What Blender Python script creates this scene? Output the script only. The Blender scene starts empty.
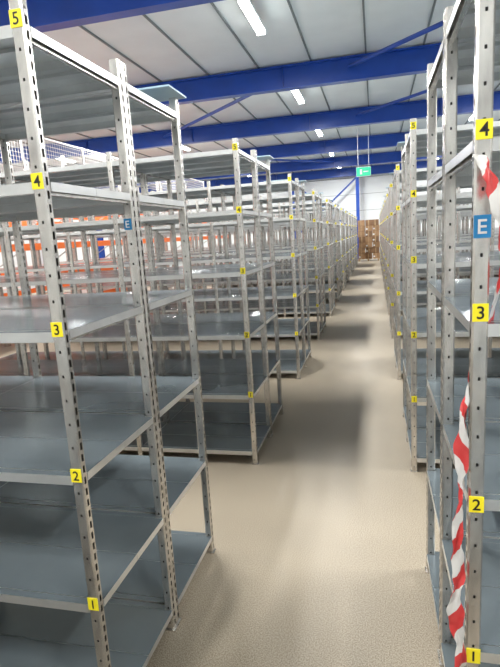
import bpy, math, random
from mathutils import Matrix, Vector
random.seed(4)
scene=bpy.context.scene
try:
    scene.view_settings.view_transform='Standard'
    scene.view_settings.look='None'
except Exception: pass

# ---------------- materials ----------------
def mat(name,col,rough=.5,metal=0.,noise=0.,nscale=20.,emit=None,estr=0.,bump=0.,stretch=None):
    m=bpy.data.materials.new(name); m.use_nodes=True
    nt=m.node_tree; b=nt.nodes['Principled BSDF']
    b.inputs['Base Color'].default_value=(*col,1); b.inputs['Roughness'].default_value=rough
    b.inputs['Metallic'].default_value=metal
    if noise>0 or bump>0:
        tc=nt.nodes.new('ShaderNodeTexCoord'); n=nt.nodes.new('ShaderNodeTexNoise')
        mp=nt.nodes.new('ShaderNodeMapping')
        if stretch: mp.inputs['Scale'].default_value=stretch
        n.inputs['Scale'].default_value=nscale; n.inputs['Detail'].default_value=4
        nt.links.new(tc.outputs['Object'],mp.inputs['Vector']); nt.links.new(mp.outputs['Vector'],n.inputs['Vector'])
        r=nt.nodes.new('ShaderNodeValToRGB')
        r.color_ramp.elements[0].position=.3; r.color_ramp.elements[1].position=.7
        r.color_ramp.elements[0].color=(*[max(0,c*(1-noise)) for c in col],1)
        r.color_ramp.elements[1].color=(*[min(1,c*(1+noise)) for c in col],1)
        nt.links.new(n.outputs['Fac'],r.inputs['Fac']); nt.links.new(r.outputs['Color'],b.inputs['Base Color'])
        if bump>0:
            bp=nt.nodes.new('ShaderNodeBump'); bp.inputs['Strength'].default_value=bump; bp.inputs['Distance'].default_value=.01
            nt.links.new(n.outputs['Fac'],bp.inputs['Height']); nt.links.new(bp.outputs['Normal'],b.inputs['Normal'])
    if emit:
        b.inputs['Emission Color'].default_value=(*emit,1); b.inputs['Emission Strength'].default_value=estr
    return m
M_GALV=mat('galvanised_steel',(.66,.635,.60),.25,.88,.2,9,stretch=(3,3,1))
M_LIP=mat('galvanised_sheet',(.70,.705,.70),.28,.7,.08,8)
M_SLATE=mat('slate_shelf_paint',(.27,.325,.36),.22,.55,.10,3)
M_YEL=mat('yellow_label',(.95,.80,.02),.45)
M_INK_SHADE=mat('label_ink_post_shade',(.01,.01,.01),.5)
M_EBLUE=mat('blue_label',(.02,.22,.5),.45)
M_WHITE=mat('white_plastic',(.8,.8,.8),.4)
M_SHEET=mat('pale_blue_sheet',(.42,.57,.66),.3,.1)
M_BEAM=mat('blue_steel_paint',(.006,.055,.34),.38,.0,.12,2)
M_CEIL=mat('roof_sheeting',(.70,.73,.72),.5,0,.04,1.5)
M_SEAM=mat('roof_seam',(.16,.18,.18),.6)
M_WALL=mat('wall_panel',(.70,.73,.74),.5,0,.03,1)
M_TUBE=mat('fluorescent_tube',(1,1,1),.4,emit=(.95,1,.97),estr=30)
M_CARD=mat('cardboard',(.42,.25,.135),.8,0,.15,6)
M_CARD2=mat('cardboard_dark',(.27,.155,.085),.8,0,.15,6)
M_WOOD=mat('pallet_wood',(.50,.34,.19),.8,0,.2,8)
M_ORANGE=mat('orange_steel',(.9,.17,.02),.4)
M_GREEN=mat('exit_green',(.02,.5,.25),.4,emit=(.05,.6,.35),estr=.6)
# floor
M_FLOOR=bpy.data.materials.new('sealed_concrete'); M_FLOOR.use_nodes=True
nt=M_FLOOR.node_tree; b=nt.nodes['Principled BSDF']; b.inputs['Roughness'].default_value=.42
tc=nt.nodes.new('ShaderNodeTexCoord')
n1=nt.nodes.new('ShaderNodeTexNoise'); n1.inputs['Scale'].default_value=170; n1.inputs['Detail'].default_value=3
n2=nt.nodes.new('ShaderNodeTexNoise'); n2.inputs['Scale'].default_value=1.6; n2.inputs['Detail'].default_value=5
for n in (n1,n2): nt.links.new(tc.outputs['Object'],n.inputs['Vector'])
r1=nt.nodes.new('ShaderNodeValToRGB'); r1.color_ramp.elements[0].position=.36; r1.color_ramp.elements[1].position=.6
r1.color_ramp.elements[0].color=(.25,.205,.15,1); r1.color_ramp.elements[1].color=(.51,.44,.34,1)
r2=nt.nodes.new('ShaderNodeValToRGB'); r2.color_ramp.elements[0].position=.3; r2.color_ramp.elements[1].position=.7
r2.color_ramp.elements[0].color=(.90,.90,.90,1); r2.color_ramp.elements[1].color=(1,1,1,1)
mx=nt.nodes.new('ShaderNodeMix'); mx.data_type='RGBA'; mx.blend_type='MULTIPLY'; mx.inputs['Factor'].default_value=1
nt.links.new(n1.outputs['Fac'],r1.inputs['Fac']); nt.links.new(n2.outputs['Fac'],r2.inputs['Fac'])
nt.links.new(r1.outputs['Color'],mx.inputs['A']); nt.links.new(r2.outputs['Color'],mx.inputs['B'])
nt.links.new(mx.outputs['Result'],b.inputs['Base Color'])
# tape
M_TAPE=bpy.data.materials.new('barrier_tape_stripes'); M_TAPE.use_nodes=True
nt=M_TAPE.node_tree; b=nt.nodes['Principled BSDF']; b.inputs['Roughness'].default_value=.3
uv=nt.nodes.new('ShaderNodeUVMap'); sp=nt.nodes.new('ShaderNodeSeparateXYZ')
nt.links.new(uv.outputs['UV'],sp.inputs[0])
ad=nt.nodes.new('ShaderNodeMath'); ad.operation='ADD'; nt.links.new(sp.outputs[0],ad.inputs[0]); nt.links.new(sp.outputs[1],ad.inputs[1])
ml=nt.nodes.new('ShaderNodeMath'); ml.operation='MULTIPLY'; ml.inputs[1].default_value=8; nt.links.new(ad.outputs[0],ml.inputs[0])
fr=nt.nodes.new('ShaderNodeMath'); fr.operation='FRACT'; nt.links.new(ml.outputs[0],fr.inputs[0])
gt=nt.nodes.new('ShaderNodeMath'); gt.operation='GREATER_THAN'; gt.inputs[1].default_value=.5; nt.links.new(fr.outputs[0],gt.inputs[0])
mx=nt.nodes.new('ShaderNodeMix'); mx.data_type='RGBA'; mx.inputs['A'].default_value=(.72,.70,.68,1); mx.inputs['B'].default_value=(.62,.05,.05,1)
nt.links.new(gt.outputs[0],mx.inputs['Factor']); nt.links.new(mx.outputs['Result'],b.inputs['Base Color'])

# ---------------- mesh builder ----------------
class B:
    def __init__(s): s.v=[]; s.f=[]; s.m=[]; s.mats=[]
    def mi(s,m):
        if m not in s.mats: s.mats.append(m)
        return s.mats.index(m)
    def quad(s,a,b,c,d,m):
        i=len(s.v); s.v+= [a,b,c,d]; s.f.append((i,i+1,i+2,i+3)); s.m.append(s.mi(m))
    def box(s,x0,x1,y0,y1,z0,z1,m,top=None,open_bottom=False):
        i=len(s.v)
        s.v+=[(x0,y0,z0),(x1,y0,z0),(x1,y1,z0),(x0,y1,z0),(x0,y0,z1),(x1,y0,z1),(x1,y1,z1),(x0,y1,z1)]
        k=s.mi(m); t=s.mi(top) if top else k
        fs=[((0,1,5,4),k),((1,2,6,5),k),((2,3,7,6),k),((3,0,4,7),k),((4,5,6,7),t)]
        if not open_bottom: fs.append(((3,2,1,0),k))
        for q,kk in fs: s.f.append(tuple(i+j for j in q)); s.m.append(kk)
    def tube(s,p,q,r,m,n=8):
        p=Vector(p);q=Vector(q);d=(q-p).normalized()
        u=d.orthogonal().normalized(); w=d.cross(u); i=len(s.v); k=s.mi(m)
        for c in (p,q):
            for j in range(n):
                a=2*math.pi*j/n; s.v.append(tuple(c+(u*math.cos(a)+w*math.sin(a))*r))
        for j in range(n):
            s.f.append((i+j,i+(j+1)%n,i+n+(j+1)%n,i+n+j)); s.m.append(k)
        s.f.append(tuple(i+j for j in range(n))[::-1]); s.m.append(k)
        s.f.append(tuple(i+n+j for j in range(n))); s.m.append(k)
    def add(s,vs,fs,ms,mats,off):
        i=len(s.v); ox,oy,oz=off
        s.v+=[(x+ox,y+oy,z+oz) for x,y,z in vs]
        mp=[s.mi(m) for m in mats]
        s.f+=[tuple(i+j for j in f) for f in fs]; s.m+=[mp[k] for k in ms]
    def mesh(s,name):
        me=bpy.data.meshes.new(name); me.from_pydata(s.v,[],s.f)
        for m in s.mats: me.materials.append(m)
        me.polygons.foreach_set('material_index',s.m); me.update(); return me
def obj(name,me,loc=(0,0,0),parent=None):
    o=bpy.data.objects.new(name,me); scene.collection.objects.link(o); o.location=loc
    if parent: o.parent=parent
    return o

# ---------------- glyphs ----------------
def glyph(ch,size):
    cu=bpy.data.curves.new('g','FONT'); cu.body=ch; cu.size=size; cu.align_x='CENTER'; cu.align_y='CENTER'; cu.offset=size*.012
    o=bpy.data.objects.new('g',cu); scene.collection.objects.link(o)
    dg=bpy.context.evaluated_depsgraph_get(); me=bpy.data.meshes.new_from_object(o.evaluated_get(dg))
    vs=[tuple(v.co) for v in me.vertices]; fs=[tuple(p.vertices) for p in me.polygons]
    bpy.data.objects.remove(o); bpy.data.curves.remove(cu); bpy.data.meshes.remove(me)
    xs=[v[0] for v in vs]; ys=[v[1] for v in vs]; cx=(min(xs)+max(xs))/2; cy=(min(ys)+max(ys))/2
    return [(x-cx,0,y-cy) for x,y,_ in vs],fs
G={c:glyph(c,.046) for c in '12345'}
GE=glyph('E',.05)
def label(b,x,y,z,ch,m=M_YEL,ink=M_INK_SHADE,w=.038,h=.046,g=None):
    b.box(x-w/2,x+w/2,y-.0025,y+.0005,z-h/2,z+h/2,m)
    vs,fs=g or G[ch]
    b.add(vs,fs,[0]*len(fs),[ink],(x,y-.0031,z))

# ---------------- post ----------------
PW,PD,PH=.040,.034,2.5
def make_post():
    b=B(); pitch=.04; n=int(PH/pitch)
    z0=PH-n*pitch
    def strip(P,w,hw,hh,every=1):
        if z0>0: b.quad(P(0,0),P(w,0),P(w,z0),P(0,z0),M_GALV)
        for k in range(n):
            a=z0+k*pitch; c=a+pitch
            if k%every: b.quad(P(0,a),P(w,a),P(w,c),P(0,c),M_GALV); continue
            u0=(w-hw)/2;u1=(w+hw)/2;m0=a+(pitch-hh)/2;m1=m0+hh
            b.quad(P(0,a),P(w,a),P(u1,m0),P(u0,m0),M_GALV)
            b.quad(P(w,a),P(w,c),P(u1,m1),P(u1,m0),M_GALV)
            b.quad(P(w,c),P(0,c),P(u0,m1),P(u1,m1),M_GALV)
            b.quad(P(0,c),P(0,a),P(u0,m0),P(u0,m1),M_GALV)
    e=.005 # folded (chamfered) corners
    W=PW-2*e; D=PD-2*e
    strip(lambda u,z:(e+u,0,z),W,.007,.009,2)
    strip(lambda u,z:(PW-e-u,PD,z),W,.007,.009,2)
    strip(lambda u,z:(PW,e+u,z),D,.011,.024)
    strip(lambda u,z:(0,PD-e-u,z),D,.011,.024)
    for (p,q) in (((0,e),(e,0)),((PW-e,0),(PW,e)),((PW,PD-e),(PW-e,PD)),((e,PD),(0,PD-e))):
        b.quad((*p,0),(*q,0),(*q,PH),(*p,PH),M_GALV)
    b.box(-.006,PW+.006,-.006,PD+.006,0,.006,M_GALV)
    b.box(PW*.5-.002,PW*.5+.002,.002,PD-.002,.01,PH-.01,M_INK_SHADE)  # black sheet inside the hollow post, painted-in shade behind the slots
    return b
POST=make_post()
LEVELS=[.11,.58,1.06,1.545,2.0,2.43]
BAY=1.0; RD=.605
def rack_unit(sign,nb,variant=0):
    """back-to-back run of boltless shelving; origin at aisle-end front corner on floor.
    sign=-1 extends to -X, +1 to +X. aisle face of end post at x=0."""
    b=B()
    for r in range(2):
        y0=r*(RD+.005); y1=y0+RD
        for c in range(nb+1):
            x=sign*c*BAY
            px=x if sign>0 else x-PW
            for yy in (y0,y1-PD): b.add(POST.v,POST.f,POST.m,POST.mats,(px,yy,0))
            for L in LEVELS:
                b.box(px+.012,px+.028,y0+PD,y1-PD,L-.038,L-.006,M_GALV)
        for c in range(nb):
            if sign>0: xa=c*BAY; xb=xa+BAY
            else: xb=-c*BAY; xa=xb-BAY
            ia=xa+(PW if sign>0 else 0); ib=xb-(0 if sign>0 else PW)
            for li,L in enumerate(LEVELS):
                for yy in (y0+.004,y1-.034):
                    b.box(ia,ib,yy,yy+.03,L-.034,L-.001,M_LIP,top=M_SLATE)
                p0=y0+PD+.001; p1=y1-PD-.001; w=(p1-p0)/2
                for k in range(2):
                    a=p0+k*w+.001; c2=p0+(k+1)*w-.001
                    sa,sb=xa+.001,xb-.001
                    b.quad((sa,a,L),(sb,a,L),(sb,c2,L),(sa,c2,L),M_SLATE)
                    b.quad((sa,c2,L-.0015),(sb,c2,L-.0015),(sb,a,L-.0015),(sa,a,L-.0015),M_LIP)
                    for (q,s_) in ((a,1),(c2,-1)):
                        b.box(sa,sb,min(q,q+s_*.0015),max(q,q+s_*.0015),L-.028,L-.0005,M_LIP)
                    b.box(sa,sa+.0015,a,c2,L-.028,L-.0005,M_LIP); b.box(sb-.0015,sb,a,c2,L-.028,L-.0005,M_LIP)
                    m=(a+c2)/2; b.box(sa+.03,sb-.03,m-.02,m+.02,L-.014,L-.002,M_LIP)
    cx=sign*PW/2
    for ch,z in zip('12345',(.587,1.064,1.553,2.0,2.44) if sign<0 else (.568,1.045,1.575,2.018,2.455)): label(b,cx,0,z-.0,ch)
    b2y=RD+.005
    if variant==0:
        xa,xb=(-.26,.04) if sign<0 else (-.04,.26)
        b.box(xa,xb,b2y+.38,b2y+RD+.01,PH,PH+.008,M_SHEET)
        if sign<0: b.box(-.36,-.05,.15,.55,PH-.055,PH-.047,M_SHEET)
    return b
left=rack_unit(-1,5).mesh('shelving_left'); right=rack_unit(1,5).mesh('shelving_right')
right_plain=rack_unit(1,5,1).mesh('shelving_right_plain')
YS=[-1.05,1.40,3.77]+[6.25+2.45*k for k in range(10)]
XL,XR=-.947,.237
RL=[];RR=[]
for y in YS:
    RL.append(obj('shelving_rack',left,(XL,y,0))); RR.append(obj('shelving_rack',right_plain if y==1.40 else right,(XR,y,0)))

def esign(x,y,z,par,s=1.):
    b=B(); b.box(x-.02*s,x+.02*s,y-.003,y,z-.028*s,z+.028*s,M_EBLUE)
    vs,fs=GE; vs=[(p[0]*s,p[1],p[2]*s) for p in vs]; b.add(vs,fs,[0]*len(fs),[M_WHITE],(x,y-.0038,z)); o=obj('row_letter_sign',b.mesh('row_sign'),parent=par)
esign(PW/2,0,1.79,RR[1]); esign(-PW/2-.006,RD-PD,1.88,RL[1],.8)

# ---------------- tape ----------------
def tape(path,w=.05):
    pts=[]; N=10
    P=[Vector(p[:3]) for p in path]; A=[p[3] for p in path]
    for i in range(len(P)-1):
        p0=P[max(i-1,0)];p1=P[i];p2=P[i+1];p3=P[min(i+2,len(P)-1)]
        for j in range(N):
            t=j/N
            q=.5*((2*p1)+(p2-p0)*t+(2*p0-5*p1+4*p2-p3)*t*t+(3*p1-p0-3*p2+p3)*t**3)
            pts.append((q,A[i]*(1-t)+A[i+1]*t))
    v=[];f=[];uvs=[];s=0
    for i,(q,a) in enumerate(pts):
        if i: s+=(q-pts[i-1][0]).length
        crump=.75+.25*math.sin(i*.33)+.08*math.sin(i*.9)
        d=Vector((math.cos(a),math.sin(a),.25*math.sin(i*.21)))*w/2*crump
        nn=Vector((-math.sin(a),math.cos(a),0))
        for e,u in ((-1,0),(-.5,.25),(0,.5),(.5,.75),(1,1)):
            fold=.007*math.sin(e*4+i*.4)*(1.3-crump+.3)
            v.append(tuple(q+d*e+nn*fold)); uvs.append((s,u*w))
    for i in range(len(pts)-1):
        for k in range(4): f.append((5*i+k,5*i+k+1,5*i+k+6,5*i+k+5))
    me=bpy.data.meshes.new('tape'); me.from_pydata(v,[],f); ul=me.uv_layers.new(name='UVMap')
    for l in me.loops: ul.data[l.index].uv=uvs[l.vertex_index]
    for p in me.polygons: p.use_smooth=True
    me.materials.append(M_TAPE); return me
path=[(.240,1.385,1.96,1.0),(.255,1.368,1.93,.55),(.272,1.360,1.88,.3),(.288,1.360,1.82,.4),(.298,1.37,1.76,.8),(.306,1.40,1.69,1.5),
      (.298,1.43,1.60,1.45),(.275,1.456,1.48,.8),(.245,1.456,1.38,1.2),(.226,1.430,1.29,1.9),(.224,1.42,1.19,2.9),(.219,1.41,1.10,2.0),
      (.212,1.39,1.02,.9),(.206,1.385,.93,.1),(.214,1.39,.84,.8),(.204,1.385,.76,.0),(.208,1.385,.68,-.5),(.222,1.38,.58,.4),(.210,1.385,.50,1.3),(.200,1.385,.44,.4)]
obj('barrier_tape',tape(path,.048))

# ---------------- room ----------------
X0,X1,Y0,Y1,H=-16.,9.,-4.,34.,5.6
def single(name,fn):
    b=B(); fn(b); return obj(name,b.mesh(name))
single('floor',lambda b:b.box(X0,X1,Y0,Y1,-.1,0,M_FLOOR))
def ceil(b):
    b.box(X0,X1,Y0,Y1,H,H+.1,M_CEIL)
    x=X0+.25
    while x<X1:
        b.box(x,x+.035,Y0,Y1,H-.03,H,M_SEAM); x+=1.2
single('ceiling',ceil)
def wall(b,x0,x1,y0,y1,ax):
    b.box(x0,x1,y0,y1,0,H,M_WALL)
single('wall_left',lambda b:wall(b,X0-.1,X0,Y0,Y1,0))
single('wall_right',lambda b:wall(b,X1,X1+.1,Y0,Y1,0))
def wf(b):
    wall(b,X0,X1,Y1,Y1+.1,1)
    for k in range(1,6): b.box(X0,X1,Y1-.006,Y1,k*1.0-.01,k*1.0+.01,M_SEAM)
single('wall_far',wf)
single('wall_back',lambda b:wall(b,X0,X1,Y0-.1,Y0,1))
def ibeam(b):
    w=.11; zb,zt=-.5,0
    b.box(X0,X1,-w,w,zb,zb+.03,M_BEAM); b.box(X0,X1,-w,w,zt-.03,zt,M_BEAM); b.box(X0,X1,-.012,.012,zb+.03,zt-.03,M_BEAM)
    x=X0+2
    while x<X1: b.box(x,x+.012,-w+.01,w-.01,zb+.03,zt-.03,M_BEAM); x+=4
    for xx in (X0,X1-.3):
        b.box(xx,xx+.3,-w,-w+.02,-H+.035,zb,M_BEAM); b.box(xx,xx+.3,w-.02,w,-H+.035,zb,M_BEAM); b.box(xx+.14,xx+.16,-w+.02,w-.02,-H+.035,zb,M_BEAM)
bb=B(); ibeam(bb); bm=bb.mesh('roof_beam')
BY=[1.9,7.6,12.6,17.7,23.,28.3,33.5]
for y in BY: obj('roof_beam',bm,(0,y,H-.035))
def brace(x0,y0,x1,y1,z=5.35):
    b=B(); b.tube((x0,y0,z),(x1,y1,z),.045,M_BEAM); obj('roof_brace',b.mesh('brace'))
brace(-.5,12.5,4.2,7.7); brace(-2.0,12.7,-7,17.6); brace(4.2,12.7,-.5,17.6); brace(-7,23.1,-2.,28.2); brace(-9,7.7,-13.5,12.5)
b=B(); b.tube((-1,33.3,5.0),(-5,33.3,1.5),.05,M_BEAM); b.tube((-1,33.3,1.5),(-5,33.3,5.0),.05,M_BEAM)
for x in (-1.,-5.): b.box(x-.1,x+.1,33.2,33.4,0,5.06,M_BEAM)
obj('wall_brace',b.mesh('wall_brace'))

# ---------------- lights ----------------
fx=B(); fx.box(-.09,.09,-.78,.78,-.05,0,M_WHITE)
fx.tube((-.05,-.74,-.075),(-.05,.74,-.075),.02,M_TUBE); fx.tube((.05,-.74,-.075),(.05,.74,-.075),.02,M_TUBE)
fx.box(-.08,.08,-.78,-.74,-.1,-.05,M_WHITE); fx.box(-.08,.08,.74,.78,-.1,-.05,M_WHITE)
fx.tube((0,-.5,0),(0,-.5,.12),.008,M_WHITE); fx.tube((0,.5,0),(0,.5,.12),.008,M_WHITE)
fm=fx.mesh('strip_light')
for x in (-12.5,-7.3,-1.95,3.4,7.4):
    for y in (-1.5,3.9,9.3,14.7,20.1,25.6,30.9):
        o=obj('fluorescent_strip_light',fm,(x,y,H-.12))
        l=bpy.data.lights.new('strip','AREA'); l.shape='RECTANGLE'; l.size=.16; l.size_y=1.5; l.energy=205; l.color=(1,.99,.96)
        lo=bpy.data.objects.new('lamp',l); scene.collection.objects.link(lo); lo.parent=o; lo.location=(0,0,-.105)

# ---------------- exit sign ----------------
b=B(); b.box(-.62,-.12,19.98,20.04,3.72,4.02,M_GREEN); b.box(-.63,-.11,19.99,20.03,3.70,4.04,M_WHITE)
b.box(-.5,-.42,19.972,19.98,3.78,3.96,M_WHITE); b.box(-.38,-.2,19.972,19.98,3.85,3.89,M_WHITE)
for x in (-.56,-.18): b.tube((x,20.01,4.04),(x,20.01,H),.008,M_WHITE)
obj('exit_sign',b.mesh('exit_sign'))

# ---------------- carton stack ----------------
b=B()
for k in range(6): b.box(-.98+k*.22,-.98+k*.22+.14,31,31.9,.11,.13,M_WOOD)
for x in (-.98,-.45,.12): b.box(x,x+.1,31,31.9,0,.11,M_WOOD)
z=.13
for r in range(7):
    for c in range(3):
        dx=random.uniform(-.02,.02)
        x=-.95+c*.40+dx; h=.30
        yy=31.04+random.uniform(0,.14)
        b.box(x,x+.385,yy,31.85,z,z+h,M_CARD if random.random()<.65 else M_CARD2)
        b.box(x+.15,x+.21,yy-.004,yy+.01,z,z+h,M_WOOD)
        if random.random()<.4: b.box(x+.03,x+.12,yy-.003,yy+.01,z+.08,z+.16,M_WHITE)
        b.box(x+.0,x+.38,31.2,31.85,z+h,z+h+.016,M_CARD2)
    z+=.316
obj('carton_pallet_stack',b.mesh('cartons'))

# ---------------- pallet racking (left, background) ----------------
def pallet_rack():
    b=B(); n=8; bay=2.7
    for i in range(n+1):
        y=i*bay
        for x in (0,1.0):
            b.box(x,x+.09,y,y+.08,0,3.9,M_GALV)
        for k in range(6):
            b.tube((.045,y+.04,.2+k*.55),(1.045,y+.04,.2+(k+1)*.55 if k%2==0 else .2+k*.55),.015,M_GALV,6)
    for i in range(n):
        for z in (.5,1.15,1.80,2.55):
            for x in (0,1.03): b.box(x-.005,x+.065,i*bay+.08,(i+1)*bay,z,z+.14,M_ORANGE)
            if z<2: b.box(.05,1.03,i*bay+.1,(i+1)*bay-.02,z+.12,z+.135,M_LIP)
    L=n*bay
    for k in range(int(L/.1)): b.box(.0,.007,k*.1,k*.1+.007,3.75,4.5,M_WHITE)
    for k in range(8): b.box(.0,.007,0,L,3.75+k*.1,3.757+k*.1,M_WHITE)
    for i in range(n+1): b.box(-.01,.03,i*bay,i*bay+.04,3.7,4.55,M_WHITE)
    b.box(-.01,.03,0,L,4.5,4.54,M_WHITE)
    return b.mesh('pallet_rack')
pm=pallet_rack(); obj('pallet_racking',pm,(-8.0,3,0)); obj('pallet_racking',pm,(-11.4,3,0))

# ---------------- world & camera ----------------
w=bpy.data.worlds.new('world'); scene.world=w; w.use_nodes=True
w.node_tree.nodes['Background'].inputs[0].default_value=(.8,.85,.9,1); w.node_tree.nodes['Background'].inputs[1].default_value=.3
ey=Vector((125,104.5,-517)).normalized(); ez=-Vector((172,-2764.5,-517)).normalized()
ez=(ez-ey*ez.dot(ey)).normalized(); ex=ey.cross(ez)
R=Matrix((ex,ey,ez))
cd=bpy.data.cameras.new('camera'); cam=bpy.data.objects.new('camera',cd); scene.collection.objects.link(cam)
cam.matrix_world=Matrix.Translation((0,0,1.8))@R.to_4x4()
cd.sensor_width=36; cd.sensor_fit='AUTO'; cd.lens=517/667*36; cd.clip_start=.05
scene.camera=cam
